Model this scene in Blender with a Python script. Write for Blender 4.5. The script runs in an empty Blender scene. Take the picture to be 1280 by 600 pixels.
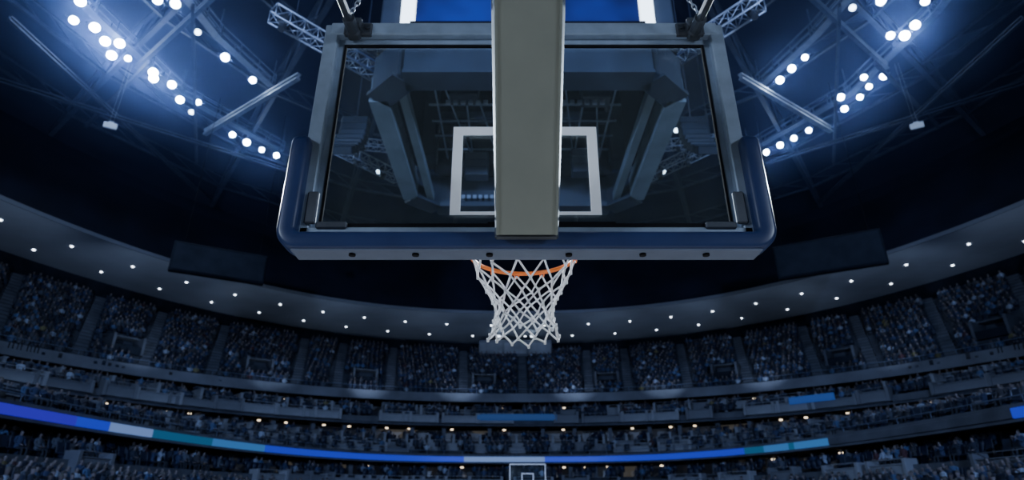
import bpy, math, random
import numpy as np
from mathutils import Vector, Matrix, Quaternion
random.seed(7); R=random.random
H0=1.98; AX=0.4; CY=14.0
PITCH=math.radians(24.0); F=740.0
scene=bpy.context.scene; COL=scene.collection
# ------------------------------------------------------------ materials
def mat(name,c,rough=0.6,metal=0.0,noise=0.0,scale=5.0,emit=None,es=0.0,spec=None):
    m=bpy.data.materials.new(name); m.use_nodes=True
    nt=m.node_tree; b=nt.nodes['Principled BSDF']
    b.inputs['Base Color'].default_value=(*c,1); b.inputs['Roughness'].default_value=rough
    b.inputs['Metallic'].default_value=metal
    if spec is not None: b.inputs['Specular IOR Level'].default_value=spec
    if noise>0:
        tc=nt.nodes.new('ShaderNodeTexCoord'); n=nt.nodes.new('ShaderNodeTexNoise'); n.inputs['Scale'].default_value=scale
        n.inputs['Detail'].default_value=4
        nt.links.new(tc.outputs['Object'],n.inputs['Vector'])
        r=nt.nodes.new('ShaderNodeValToRGB')
        r.color_ramp.elements[0].position=0.3; r.color_ramp.elements[1].position=0.7
        r.color_ramp.elements[0].color=(*[max(0,x*(1-noise)) for x in c],1)
        r.color_ramp.elements[1].color=(*[min(1,x*(1+noise)) for x in c],1)
        nt.links.new(n.outputs['Fac'],r.inputs['Fac']); nt.links.new(r.outputs['Color'],b.inputs['Base Color'])
    if emit:
        b.inputs['Emission Color'].default_value=(*emit,1); b.inputs['Emission Strength'].default_value=es
    return m
M={}
M['roof']=mat('roof_deck',(0.009,0.012,0.032),0.9,0,0.4,0.3)
M['steel']=mat('roof_steel',(0.05,0.062,0.105),0.6,0.2,0.3,1.0)
M['steel_l']=mat('catwalk_steel',(0.13,0.16,0.24),0.5,0.3,0.2,2.0)
M['beam_l']=mat('pale_beam_paint',(0.32,0.36,0.44),0.5,0.2,0.2,2.0)
M['soffit']=mat('soffit_plaster',(0.43,0.47,0.55),0.8,0,0.12,0.25)
M['edge']=mat('soffit_edge',(0.20,0.22,0.27),0.7)
M['conc']=mat('bowl_concrete',(0.045,0.052,0.07),0.9,0,0.3,0.8)
M['conc_m']=mat('stair_concrete',(0.085,0.095,0.12),0.9,0,0.3,0.8)
M['conc_l']=mat('fascia_concrete',(0.15,0.165,0.20),0.8,0,0.3,0.4)
M['conc_x']=mat('pale_box_front',(0.24,0.26,0.30),0.8,0,0.25,0.7)
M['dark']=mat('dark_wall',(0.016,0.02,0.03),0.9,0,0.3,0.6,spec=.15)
M['alu']=mat('brushed_aluminium',(0.34,0.42,0.54),0.42,0.3,0.12,14)
M['alu_d']=mat('dark_bracket_steel',(0.07,0.08,0.10),0.5,0.5,0.2,10)
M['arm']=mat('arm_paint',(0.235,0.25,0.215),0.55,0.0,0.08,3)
M['arm_s']=mat('arm_side_darker',(0.08,0.10,0.14),0.5,0.1,0.1,6)  # arm sides darker and bluer than the lower face
M['pad']=mat('navy_vinyl_padding',(0.026,0.045,0.13),0.33,0,0.12,6)
M['pad_u']=mat('blue_grey_pad_underside',(0.12,0.15,0.23),0.5,0,0.08,10)  # underside strip paler and greyer than the navy pad
M['black']=mat('black_rubber',(0.010,0.010,0.013),0.85,0,0.2,20,spec=.15)
M['white']=mat('white_target_glow_paint',(0.85,0.87,0.9),0.5,0,0.03,10,(0.8,0.88,1),0.14)  # white paint given a faint glow of its own
M['net']=mat('white_nylon_cord',(0.95,0.96,0.98),0.7,0,0.02,80)
M['orange']=mat('orange_rim_paint',(0.95,0.21,0.03),0.35,0.0,0.04,20)
M['truss']=mat('aluminium_truss',(0.36,0.41,0.5),0.4,0.5,0.1,10)
M['sbd']=mat('scoreboard_black',(0.032,0.042,0.062),0.6,0.1,0.3,1.0)
M['sbg']=mat('scoreboard_grey_beam',(0.22,0.27,0.30),0.6,0.1,0.2,1.0)
M['seat']=mat('navy_seat_plastic',(0.02,0.027,0.055),0.5,0,0.2,3)
M['wood']=mat('maple_court',(0.40,0.37,0.33),0.35,0,0.15,1.5)
M['lamp']=mat('floodlight_lens',(1,1,1),0.3,0,0,1,(0.55,0.73,1.0),120)
M['lamp2']=mat('hot_floodlight_lens',(1,1,1),0.3,0,0,1,(0.52,0.70,1.0),380)
M['lamp3']=mat('dim_floodlight_lens',(1,1,1),0.3,0,0,1,(0.58,0.75,1.0),12)
M['down']=mat('downlight_lens',(1,1,1),0.3,0,0,1,(0.85,0.92,1.0),11)
M['warm']=mat('warm_lamp_lens',(1,0.9,0.7),0.3,0,0,1,(1.0,0.78,0.52),3.6)
M['strip']=mat('led_strip_white',(0.9,0.95,1),0.4,0,0,1,(0.72,0.87,1),4.0)
M['rb']=mat('ribbon_blue',(0.01,0.02,0.1),0.4,0,0,1,(0.03,0.06,0.9),0.58)
M['rv']=mat('ribbon_violet_blue',(0.01,0.02,0.1),0.4,0,0,1,(0.06,0.025,0.85),0.5)
M['rw']=mat('ribbon_pale',(0.1,0.1,0.1),0.4,0,0,1,(0.26,0.44,1.0),0.48)
M['rt']=mat('ribbon_teal',(0.01,0.05,0.06),0.4,0,0,1,(0.02,0.17,0.38),0.45)
M['rl']=mat('ribbon_light_blue',(0.05,0.08,0.1),0.4,0,0,1,(0.07,0.30,0.85),0.42)
M['ban']=mat('banner_blue',(0.02,0.05,0.15),0.5,0,0,1,(0.02,0.09,0.33),0.28)
def screenmat():
    m=mat('led_screen_blue',(0.01,0.015,0.05),0.4,0,0,1,(0.012,0.045,0.75),0.5); nt=m.node_tree; b=nt.nodes['Principled BSDF']
    tc=nt.nodes.new('ShaderNodeTexCoord'); n=nt.nodes.new('ShaderNodeTexNoise'); n.inputs['Scale'].default_value=.5; n.inputs['Detail'].default_value=2
    nt.links.new(tc.outputs['Object'],n.inputs['Vector']); r=nt.nodes.new('ShaderNodeValToRGB')
    e=r.color_ramp.elements; e[0].position=.35; e[1].position=.66; e[0].color=(0.008,0.014,0.14,1); e[1].color=(0.02,0.06,0.62,1)
    nt.links.new(n.outputs['Fac'],r.inputs['Fac']); nt.links.new(r.outputs['Color'],b.inputs['Emission Color']); return m
M['screen']=screenmat()
g=bpy.data.materials.new('backboard_glass'); g.use_nodes=True; nt=g.node_tree
for n in list(nt.nodes): nt.nodes.remove(n)
o=nt.nodes.new('ShaderNodeOutputMaterial'); tr=nt.nodes.new('ShaderNodeBsdfTransparent'); gl=nt.nodes.new('ShaderNodeBsdfGlossy'); df=nt.nodes.new('ShaderNodeBsdfDiffuse')
tr.inputs['Color'].default_value=(0.88,0.92,0.93,1); gl.inputs['Roughness'].default_value=0.03; df.inputs['Color'].default_value=(.5,.6,.7,1)
mx=nt.nodes.new('ShaderNodeMixShader'); fr=nt.nodes.new('ShaderNodeFresnel'); fr.inputs['IOR'].default_value=1.3
mx2=nt.nodes.new('ShaderNodeMixShader'); mx2.inputs[0].default_value=.022
nt.links.new(fr.outputs[0],mx.inputs[0]); nt.links.new(tr.outputs[0],mx.inputs[1]); nt.links.new(gl.outputs[0],mx.inputs[2])
nt.links.new(mx.outputs[0],mx2.inputs[1]); nt.links.new(df.outputs[0],mx2.inputs[2]); nt.links.new(mx2.outputs[0],o.inputs[0])
M['glass']=g
def attrmat():
    m=bpy.data.materials.new('crowd_clothing'); m.use_nodes=True; nt=m.node_tree
    a=nt.nodes.new('ShaderNodeAttribute'); a.attribute_name='Col'
    b=nt.nodes['Principled BSDF']; b.inputs['Roughness'].default_value=0.85
    nt.links.new(a.outputs['Color'],b.inputs['Base Color']); return m
M['crowd']=attrmat()
def suitemat():
    m=bpy.data.materials.new('suite_glazing'); m.use_nodes=True; nt=m.node_tree; b=nt.nodes['Principled BSDF']
    tc=nt.nodes.new('ShaderNodeTexCoord'); v=nt.nodes.new('ShaderNodeTexVoronoi'); v.inputs['Scale'].default_value=0.45
    nt.links.new(tc.outputs['Object'],v.inputs['Vector'])
    r=nt.nodes.new('ShaderNodeValToRGB'); r.color_ramp.interpolation='CONSTANT'
    e=r.color_ramp.elements; e[0].color=(0.010,0.013,0.022,1); e[1].position=0.82; e[1].color=(0.12,0.11,0.095,1)
    k=e.new(0.55); k.color=(0.028,0.034,0.05,1)
    sx=nt.nodes.new('ShaderNodeSeparateColor'); nt.links.new(v.outputs['Color'],sx.inputs[0]); nt.links.new(sx.outputs[0],r.inputs['Fac'])
    nt.links.new(r.outputs['Color'],b.inputs['Base Color']); nt.links.new(r.outputs['Color'],b.inputs['Emission Color']); b.inputs['Emission Strength'].default_value=0.35
    b.inputs['Roughness'].default_value=0.3
    return m
M['suite']=suitemat()
# ------------------------------------------------------------ mesh builder
import itertools
class MB:
    def __init__(s): s.v=[]; s.f=[]; s.m=[]
    def add(s,vs,fs,mi=0):
        o=len(s.v); s.v+= [tuple(x) for x in vs]; s.f+=[tuple(i+o for i in f) for f in fs]; s.m+=[mi]*len(fs)
    def box(s,c,d,rot=None,mi=0,bev=0.0):
        c=Vector(c); hx,hy,hz=[k/2 for k in d]
        if bev<=0:
            vs=[Vector((x,y,z)) for x in(-hx,hx) for y in(-hy,hy) for z in(-hz,hz)]
            fs=[(0,1,3,2),(4,6,7,5),(0,4,5,1),(2,3,7,6),(0,2,6,4),(1,5,7,3)]
        else:
            b=min(bev,hx*.9,hy*.9,hz*.9)
            vs=[];idx={}
            for sx,sy,sz in itertools.product((-1,1),repeat=3):
                for ax in range(3):
                    p=[sx*(hx-b),sy*(hy-b),sz*(hz-b)]; p[ax]=[sx*hx,sy*hy,sz*hz][ax]
                    idx[(sx,sy,sz,ax)]=len(vs); vs.append(Vector(p))
            fs=[]
            for ax in range(3):
                a1,a2=(ax+1)%3,(ax+2)%3
                for sg in(-1,1):
                    q=[]
                    for s1,s2 in((-1,-1),(1,-1),(1,1),(-1,1)):
                        k=[0,0,0];k[ax]=sg;k[a1]=s1;k[a2]=s2; q.append(idx[(*k,ax)])
                    fs.append(tuple(q) if sg>0 else tuple(q[::-1]))
                for s1 in(-1,1):
                    for s2 in(-1,1):
                        k=[0,0,0];k[a1]=s1;k[a2]=s2
                        ka=k[:];ka[ax]=-1; kb=k[:];kb[ax]=1
                        fs.append((idx[(*ka,a1)],idx[(*kb,a1)],idx[(*kb,a2)],idx[(*ka,a2)]))
            for sx,sy,sz in itertools.product((-1,1),repeat=3):
                fs.append(tuple(idx[(sx,sy,sz,a)] for a in range(3)))
        if rot is not None: vs=[rot@v for v in vs]
        s.add([v+c for v in vs],fs,mi)
    def beam(s,p,q,w,h,up=(0,0,1),mi=0):
        p=Vector(p);q=Vector(q); d=(q-p); L=d.length; y=d.normalized(); x=y.cross(Vector(up))
        if x.length<1e-4: x=y.cross(Vector((1,0,0)))
        x.normalize(); z=x.cross(y); R3=Matrix((x,y,z)).transposed()
        s.box((p+q)/2,(w,L,h),R3,mi)
    def tube(s,p,q,r,n=8,mi=0,r2=None):
        p=Vector(p);q=Vector(q); r2=r if r2 is None else r2
        d=(q-p).normalized(); x=d.orthogonal().normalized(); y=d.cross(x)
        vs=[]
        for c,rr in((p,r),(q,r2)):
            for i in range(n):
                a=2*math.pi*i/n; vs.append(c+x*math.cos(a)*rr+y*math.sin(a)*rr)
        fs=[(i,(i+1)%n,n+(i+1)%n,n+i) for i in range(n)]+[tuple(range(n))[::-1],tuple(range(n,2*n))]
        s.add(vs,fs,mi)
    def path(s,pts,r,n=6,mi=0,closed=False):
        pts=[Vector(p) for p in pts]; N=len(pts); o=len(s.v); prev=None
        for i,p in enumerate(pts):
            a=pts[(i-1)%N] if closed or i>0 else p; b=pts[(i+1)%N] if closed or i<N-1 else p
            d=(b-a).normalized()
            x=d.orthogonal().normalized() if prev is None else (prev-d*prev.dot(d)).normalized()
            prev=x; y=d.cross(x)
            for k in range(n):
                an=2*math.pi*k/n; s.v.append(tuple(p+x*math.cos(an)*r+y*math.sin(an)*r))
        for i in range(N if closed else N-1):
            j=(i+1)%N
            for k in range(n):
                k2=(k+1)%n; s.f.append((o+i*n+k,o+i*n+k2,o+j*n+k2,o+j*n+k)); s.m.append(mi)
        if not closed:
            s.f.append(tuple(o+k for k in range(n))[::-1]); s.m.append(mi)
            s.f.append(tuple(o+(N-1)*n+k for k in range(n))); s.m.append(mi)
    def mesh(s,name,mats,smooth=False):
        me=bpy.data.meshes.new(name); me.from_pydata(s.v,[],s.f)
        for m in mats: me.materials.append(m)
        me.polygons.foreach_set('material_index',s.m)
        if smooth: me.polygons.foreach_set('use_smooth',[True]*len(s.f))
        me.update(); return me
def obj(name,me,parent=None,loc=None,rot=None,label=None,cat=None,group=None,kind=None):
    o=bpy.data.objects.new(name,me); COL.objects.link(o)
    if loc is not None: o.location=loc
    if rot is not None: o.rotation_mode='QUATERNION'; o.rotation_quaternion=rot
    if parent is not None: o.parent=parent
    if label: o['label']=label
    if cat: o['category']=cat
    if group: o['group']=group
    if kind: o['kind']=kind
    return o
def child_world(o,parent):
    o.parent=parent; o.matrix_parent_inverse=Matrix.Translation(-Vector(parent.location))
def part(mb,name,mats,root,smooth=False,label=None,under=None):
    o=bpy.data.objects.new(name,mb.mesh(name,mats,smooth)); COL.objects.link(o)
    if under is not None: o.parent=under
    else: child_world(o,root)
    if label:o['label']=label
    return o
def empty(name,loc,label,cat,group=None):
    e=bpy.data.objects.new(name,None); e.empty_display_size=0.3; e.location=loc; COL.objects.link(e)
    e['label']=label; e['category']=cat
    if group:e['group']=group
    return e
# ------------------------------------------------------------ ring geometry of the bowl
def sp(a,b,n,t):
    c,s_=math.cos(t),math.sin(t)
    return (AX+a*math.copysign(abs(c)**(2/n),c), CY+b*math.copysign(abs(s_)**(2/n),s_))
NT=240
def ring(mb,prof,mi=0,T0=0,T1=2*math.pi,nt=NT,mif=None):
    o=len(mb.v); P=len(prof)
    for i in range(nt+1):
        t=T0+(T1-T0)*i/nt
        for(a,b,z,n) in prof:
            x,y=sp(a,b,n,t); mb.v.append((x,y,z))
    for i in range(nt):
        for k in range(P-1):
            mb.f.append((o+i*P+k,o+(i+1)*P+k,o+(i+1)*P+k+1,o+i*P+k+1))
            mb.m.append(mif(i) if mif else mi)
def lerp3(A,B,f): return tuple(A[i]+(B[i]-A[i])*f for i in range(4))
TIERS=[]
def tier(front,back,rows,label):
    prof=[]
    for i in range(rows):
        z=front[2]+(back[2]-front[2])*i/max(1,rows-1)
        a=lerp3(front,back,i/rows); b=lerp3(front,back,(i+1)/rows)
        prof+=[(a[0],a[1],z,a[3]),(b[0],b[1],z,b[3])]
    prof=[(front[0],front[1],front[2]-0.3,front[3])]+prof
    mb=MB(); ring(mb,prof)
    o=obj('seating_tier',mb.mesh('seating_tier',[M['conc']]),label=label,cat='grandstand')
    TIERS.append((front,back,rows))
    return o
NU=21
UF=(38.5,44,9.25,2.2); UB=(45.6,57.5,16.6,2.25)
BF=(33,41,6.75,2.3); BB=(38.6,45,7.75,2.2)
CF=(20.3,38.3,3.6,2.8); CB=(31,44.5,5.2,2.5)
DF=(19.6,37.6,1.55,2.8); DB=(22.2,40.4,2.0,2.8)
LF=(9.5,20,-1.5,3.0); LB=(19.2,37.2,0.5,2.8)
tier(UF,UB,NU,'steep upper deck of dark concrete seating steps')
tier(BF,BB,5,'narrow middle balcony of concrete seating steps')
tier(CF,CB,7,'club level terrace of concrete seating steps')
tier(DF,DB,3,'shallow lower balcony of concrete seating steps')
tier(LF,LB,16,'lower bowl of dark concrete seating steps')
def fascia(prof,mats,name,label,cat='balcony front',mif=None,T0=0,T1=2*math.pi,nt=NT):
    mb=MB(); ring(mb,prof,0,T0,T1,nt,mif)
    return obj(name,mb.mesh(name,mats),label=label,cat=cat)
def rimf(a,b,zb_,zt_,n,m,lab):
    fascia([(a+.35,b+.35,zb_,n),(a-.1,b-.1,zb_,n),(a-.1,b-.1,zt_,n),(a+.1,b+.1,zt_,n),(a+.1,b+.1,zt_-.6,n)],[M[m]],'balcony_fascia',lab)
rimf(38.5,44,8.85,9.65,2.2,'conc_l','pale grey curved fascia along the upper deck')
rimf(33,41,6.45,6.9,2.3,'conc_m','dark grey curved fascia along the middle balcony')
rimf(20.2,38.2,3.0,3.7,2.8,'conc_m','dark curved parapet carrying the LED ribbon board')
rimf(19.5,37.5,1.15,1.7,2.8,'conc_m','dark grey curved fascia along the lower balcony')
for (a,b,z,n) in ((38.5,44,10.05,2.2),(20.2,38.2,4.0,2.8)):
    mb=MB(); pts=[(*sp(a,b,n,math.radians(2+176*i/150)),z) for i in range(151)]
    mb.path(pts,.025,5)
    for i in range(0,151,3): mb.tube(pts[i],Vector(pts[i])-Vector((0,0,.42)),.02,5)
    obj('guard_rail',mb.mesh('guard_rail',[M['steel_l']]),label='thin steel guard rail along a balcony front',cat='railing',group='balcony guard rails')
for i,(A,B,zt,zb,n) in enumerate((((38.7,44.2),(41.5,49),8.87,7.6,2.2),((33.2,41.2),(34.5,46.5),6.47,4.6,2.4),((20.5,38.5),(24.5,43.5),3.02,1.6,2.8),((19.6,37.6),(21,39.5),1.17,.2,2.8))):
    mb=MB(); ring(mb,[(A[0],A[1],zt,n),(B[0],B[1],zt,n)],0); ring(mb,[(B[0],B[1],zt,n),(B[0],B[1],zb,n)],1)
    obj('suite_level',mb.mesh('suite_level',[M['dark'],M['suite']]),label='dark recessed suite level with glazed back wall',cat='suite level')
# LED ribbon
cols={'b':1,'w':2,'t':3,'l':4,'v':5}
br=[(-9,'v'),(-.71,'b'),(-.6525,'w'),(-.579,'t'),(-.48,'l'),(-.395,'b'),(-.076,'w'),(.051,'b'),(.371,'t'),(.403,'l'),(.442,'t'),(.452,'l'),(.509,'d'),(.815,'b')]
T0,T1,NTR=math.radians(2),math.radians(178),700
def rmi(i):
    t=T0+(T1-T0)*(i+.5)/NTR; x,y=sp(20,38,2.8,t); q=x/y; k='b'
    for a,c in br:
        if q>=a:k=c
    return {'d':0,**cols}[k]
fascia([(20.08,38.08,3.13,2.8),(20.0,38.0,3.15,2.8),(20.0,38.0,3.52,2.8),(20.08,38.08,3.54,2.8)],[M['conc_m'],M['rb'],M['rw'],M['rt'],M['rl'],M['rv']],'led_ribbon_board','glowing blue, white and teal LED ribbon board around the bowl','led display',rmi,T0,T1,NTR)
# soffit
SI=(37.8,47.6,18.7,2.25); SO=(46.2,60.5,18.7,2.25)
mb=MB(); ring(mb,[SI,SO],0); ring(mb,[(SI[0],SI[1],18.7,2.25),(SI[0]-.12,SI[1]-.12,18.7,2.25),(SI[0]-.12,SI[1]-.12,19.0,2.25)],1)
obj('soffit_ring',mb.mesh('soffit_ring',[M['soffit'],M['edge']]),label='curved grey soffit ring dotted with downlights above the upper deck',cat='soffit')
mb=MB(); ring(mb,[(SO[0],SO[1],18.7,2.25),(SO[0],SO[1],12,2.25),(SO[0],SO[1],-2,2.25)])
obj('wall_bowl',mb.mesh('wall_bowl',[M['dark']]),kind='structure')
mb=MB(); ring(mb,[(SI[0],SI[1],19.0,2.25),(40,50,25,2.25)]+[(41*r,51*r,26+11*(1-r*r),2.2) for r in(.99,.9,.8,.65,.5,.35,.2,.05,.001)])
obj('ceiling',mb.mesh('ceiling',[M['roof']]),kind='structure')
mb=MB(); mb.box((AX,CY,-1.98-.05),(110,130,.1)); obj('floor',mb.mesh('floor',[mat('arena_floor',(0.05,0.05,0.06),.6,0,.2,.5)]),kind='structure')
mb=MB(); mb.box((AX,15.2,-1.965),(17,31,.03)); obj('basketball_court',mb.mesh('court',[M['wood']]),label='polished maple basketball court floor',cat='court')
# ------------------------------------------------------------ aisles, vomitories
jr=random.Random(11)
AST=7.5
A_UP=[math.radians(90+d+(jr.random()-.5)*3.2) for d in np.arange(-82.5,83,AST)]
V_UP=[math.radians(90+d+AST/2+(jr.random()-.5)*2.5) for d in np.arange(-75,76,AST*2)]
def frame_at(a,b,n,t):
    x,y=sp(a,b,n,t); x2,y2=sp(a,b,n,t+.004); tx,ty=x2-x,y2-y; l=math.hypot(tx,ty); tx/=l;ty/=l
    nx,ny=ty,-tx
    if nx*(x-AX)/a**2+ny*(y-CY)/b**2<0: nx,ny=-nx,-ny
    return x,y,nx,ny
def yawq(nx,ny): return Quaternion((0,0,1),math.atan2(-nx,ny))
for t in A_UP:
    mb=MB()
    x0,y0=sp(UF[0],UF[1],UF[3],t)
    for i in range(NU):
        z=UF[2]+(UB[2]-UF[2])*i/(NU-1); L=lerp3(UF,UB,(i+.5)/NU); x,y,nx,ny=frame_at(L[0],L[1],L[3],t)
        rot=Matrix.Rotation(math.atan2(-nx,ny),3,'Z')
        mb.box((x-x0,y-y0,z-UF[2]+.03),(.9,.5,.07),rot); mb.box((x-x0-nx*.05,y-y0-ny*.05,z-UF[2]+.13),(.85,.24,.16),rot)
    obj('aisle_stairs',mb.mesh('aisle_stairs',[M['conc_m']]),loc=(x0,y0,UF[2]),label='flight of grey concrete aisle steps between seat blocks',cat='stairs',group='upper deck aisle stairs')
mb=MB()
mb.box((-1.1,0,.7),(.2,2.2,1.4)); mb.box((1.1,0,.7),(.2,2.2,1.4)); mb.box((0,1.0,.7),(2.2,.2,1.4)); mb.box((0,.4,1.4),(2.4,1.4,.12)); mb.box((0,-.3,.3),(2.0,1.5,.6),mi=1)  # dark block stands for the shade inside the opening
vme=mb.mesh('vomitory',[M['conc_m'],M['dark']])
VP=[]
for t in V_UP:
    L=lerp3(UF,UB,.26); x,y,nx,ny=frame_at(L[0],L[1],L[3],t); z=UF[2]+(UB[2]-UF[2])*.2
    obj('vomitory',vme,loc=(x,y,z),rot=yawq(nx,ny),label='grey concrete walled crowd entrance in the seating deck',cat='entrance',group='upper deck entrances'); VP.append((x,y))
mb=MB(); mb.box((0,0,.6),(.35,.6,1.5),bev=.04); mb.box((0,-.1,1.3),(.6,.8,.12)); cme=mb.mesh('concrete_column',[M['conc_l']])
mb=MB(); mb.box((0,0,.55),(.22,2.0,1.0),bev=.03); mb.box((0,0,1.06),(.28,2.1,.06)); cme2=mb.mesh('suite_divider',[M['conc_x']])
mb=MB(); mb.tube((0,0,0),(0,0,.1),.13,10,1); mb.tube((0,0,.09),(0,0,.2),.17,10,0); wme=mb.mesh('ceiling_lamp',[M['black'],M['warm']],True)
for (P,z,n,st,off) in (((33.9,43.2),5.05,2.35,5,0),((39.4,45.8),7.45,2.2,6,2),((22.5,40.6),1.65,2.8,5,1)):
    for d in np.arange(-82+off,83,st):
        t=math.radians(90+d+(jr.random()-.5)*1.2); x,y,nx,ny=frame_at(P[0],P[1],n,t)
        obj('concrete_column',cme,loc=(x,y,z),rot=yawq(nx,ny),label='short pale concrete column between suites',cat='column',group='suite level columns')
for (A,B,n,z,st,off) in ((27.5,42,2.5,4.45,4,0),(35.5,42.7,2.25,7.0,5,2)):
    for d in np.arange(-80+off,81,st):
        t=math.radians(90+d); x,y,nx,ny=frame_at(A,B,n,t)
        obj('suite_divider',cme2,loc=(x,y,z),rot=yawq(nx,ny),label='low pale dividing wall between club boxes',cat='wall',group='club box dividers')
# individual box fronts with end posts and a rail
def boxfront(w,h,m):
    b=MB(); b.box((0,0,h/2),(w,.4,h),bev=.03); b.box((0,-.02,h+.03),(w+.08,.48,.05))
    for s_ in(-1,1): b.box((s_*w/2,.05,h*.5+.12),(.22,.7,h+.3),bev=.02)
    b.box((0,-.1,h+.28),(w,.03,.03))
    return b.mesh('box_front',[M[m]])
bfm=[boxfront(2.6,.62,'conc_x'),boxfront(3.3,.52,'conc_l'),boxfront(2.0,.7,'conc_l'),boxfront(3.0,.58,'conc_x')]
for (A,B,n,z,st,sk) in ((32.7,40.7,2.3,6.5,4.6,.12),(36.6,43.3,2.25,7.45,5.6,.3),(25.3,41.1,2.65,4.2,4.0,.15),(22.9,39.9,2.7,3.75,4.4,.4),(19.3,37.3,2.8,1.1,5.2,.25)):
    for d in np.arange(-80,81,st):
        if jr.random()<sk: continue
        t=math.radians(90+d+(jr.random()-.5)*1.6); x,y,nx,ny=frame_at(A,B,n,t)
        obj('box_front',bfm[jr.randrange(4)],loc=(x,y,z),rot=yawq(nx,ny),label='pale grey front wall of a spectator box',cat='balcony front',group='spectator box fronts')
for (P,z,n,st) in (((34,44.0),6.26,2.35,3.1),((22.2,40.9),2.81,2.8,3.9),((40.2,46.8),8.66,2.2,3.5)):
    for d in np.arange(-80,81,st):
        if R()<.4: continue
        t=math.radians(90+d+R()); x,y,nx,ny=frame_at(P[0],P[1],n,t)
        obj('ceiling_lamp',wme,loc=(x,y,z),label='small warm glowing ceiling lamp in a suite',cat='lamp',group='suite ceiling lamps')
# ------------------------------------------------------------ downlights
mb=MB(); mb.tube((0,0,0),(0,0,-.05),.10,14,1)
for i in range(16):
    a=2*math.pi*i/16;b=2*math.pi*(i+1)/16
    mb.add([(math.cos(a)*.11,math.sin(a)*.11,-.02),(math.cos(b)*.11,math.sin(b)*.11,-.02),(math.cos(b)*.17,math.sin(b)*.17,-.04),(math.cos(a)*.17,math.sin(a)*.17,-.04)],[(0,1,2,3)],0)
dme=mb.mesh('downlight',[M['alu'],M['down']])
for f,st,off in((.35,6.2,0),(.72,6.2,2.4)):
    for d in np.arange(-84+off,85,st):
        L=lerp3(SI,SO,f); x,y=sp(L[0],L[1],L[3],math.radians(90+d))
        obj('downlight',dme,loc=(x,y,18.69),label='small round white downlight recessed in the soffit',cat='downlight',group='soffit downlights')
# ------------------------------------------------------------ crowd
def proj(x,y,z):
    dep=y*math.cos(PITCH)+z*math.sin(PITCH)
    if dep<1: return None
    return F*x/dep, F*(z*math.cos(PITCH)-y*math.sin(PITCH))/dep, dep
places=[]
for ti,(Fr,Bk,rows) in enumerate(TIERS):
    for i in range(rows):
        L=lerp3(Fr,Bk,(i+.62)/rows); z=Fr[2]+(Bk[2]-Fr[2])*i/max(1,rows-1)
        if ti==0 and i==rows-1: continue
        ts=np.linspace(0,math.pi,1500)
        xy=np.array([sp(L[0],L[1],L[3],t) for t in ts]); dl=np.r_[0,np.cumsum(np.hypot(*(np.diff(xy,axis=0).T)))]
        for s_ in np.arange(0.3,dl[-1],.48):
            t=float(np.interp(s_,dl,ts)); x=float(np.interp(s_,dl,xy[:,0])); y=float(np.interp(s_,dl,xy[:,1]))
            p=proj(x,y,z+.8)
            if p is None or abs(p[0])>720 or p[1]<-335: continue
            if ti==4 and p[1]<-318: continue
            near=False
            if ti==0: ta=min(A_UP,key=lambda q:abs(q-t))
            else:
                st=6 if ti!=2 else 4
                ta=math.radians(90+st*round((math.degrees(t)-90)/st))
            ax,ay=sp(L[0],L[1],L[3],ta)
            if math.hypot(ax-x,ay-y)<(.75 if ti==0 else .6): near=True
            if ti==0 and any(math.hypot(vx-x,vy-y)<1.8 for vx,vy in VP): near=True
            if near: continue
            _,_,nx,ny=frame_at(L[0],L[1],L[3],t)
            places.append((x,y,z,nx,ny,p[2],p[0],p[1],ti))
print('PLACES',len(places))
def lowperson():
    v=[];f=[];c=[]
    rings=[(.42,.17,.13,.0,1),(.68,.165,.11,.0,1),(.93,.21,.11,.02,1),(1.03,.15,.08,.0,1),(1.08,.055,.055,-.01,0),(1.13,.075,.085,-.02,0),(1.22,.085,.1,-.01,0),(1.25,.086,.1,.0,2),(1.34,.045,.05,0.01,2)]
    for z,rx,ry,yo,k in rings:
        for i in range(6):
            a=math.pi*i/3+.5; v.append((rx*math.cos(a),yo+ry*math.sin(a),z)); c.append(k)
    for r in range(len(rings)-1):
        for i in range(6): f.append((r*6+i,r*6+(i+1)%6,(r+1)*6+(i+1)%6,(r+1)*6+i))
    f.append(tuple(range(48,54)))
    o=len(v)
    for (y,z0,z1,w) in((.02,.42,.6,.17),(-.42,.44,.56,.15),(-.5,.0,.1,.13),(-.38,.0,.3,.13)):
        v+=[(-w,y,z0),(w,y,z0),(w,y,z1),(-w,y,z1)]; c+=[3]*4
    for r in range(3):
        for i in range(4): f.append((o+r*4+i,o+r*4+(i+1)%4,o+(r+1)*4+(i+1)%4,o+(r+1)*4+i))
    for sx in(-1,1):
        o=len(v)
        v+=[(sx*.2,0,1.0),(sx*.27,0,.96),(sx*.26,-.08,.72),(sx*.2,-.04,.7),(sx*.1,-.32,.66),(sx*.14,-.34,.62),(sx*.12,-.3,.6)]; c+=[1,1,1,1,0,0,0]
        f+=[(o,o+1,o+2,o+3),(o+3,o+2,o+5,o+4),(o+3,o+4,o+6),(o+2,o+6,o+5)]
    return np.array(v),f,c
shirts=[((.025,.032,.055),6,'a dark jacket'),((.035,.052,.115),5,'a navy shirt'),((.08,.095,.13),3,'a grey sweater'),((.34,.40,.52),1.6,'a white shirt'),((.07,.12,.24),2,'a light blue shirt'),((.07,.03,.04),.25,'a dark red shirt'),((.18,.17,.08),.1,'a yellow shirt'),((.045,.048,.06),2,'a brown coat')]
skins=[(.20,.17,.175),(.17,.145,.145),(.10,.08,.08)]; hairs=[(.015,.014,.018),(.035,.032,.035),(.09,.085,.08)]; pants=[(.02,.024,.035),(.025,.035,.06),(.04,.042,.052)]
sw=[s[1] for s in shirts]
inv=lambda p: abs(p[6])<640 and -298<p[7]<300
pr=lambda p: R()<(.82,.5,.58,.55,.75)[p[8]]
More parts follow.
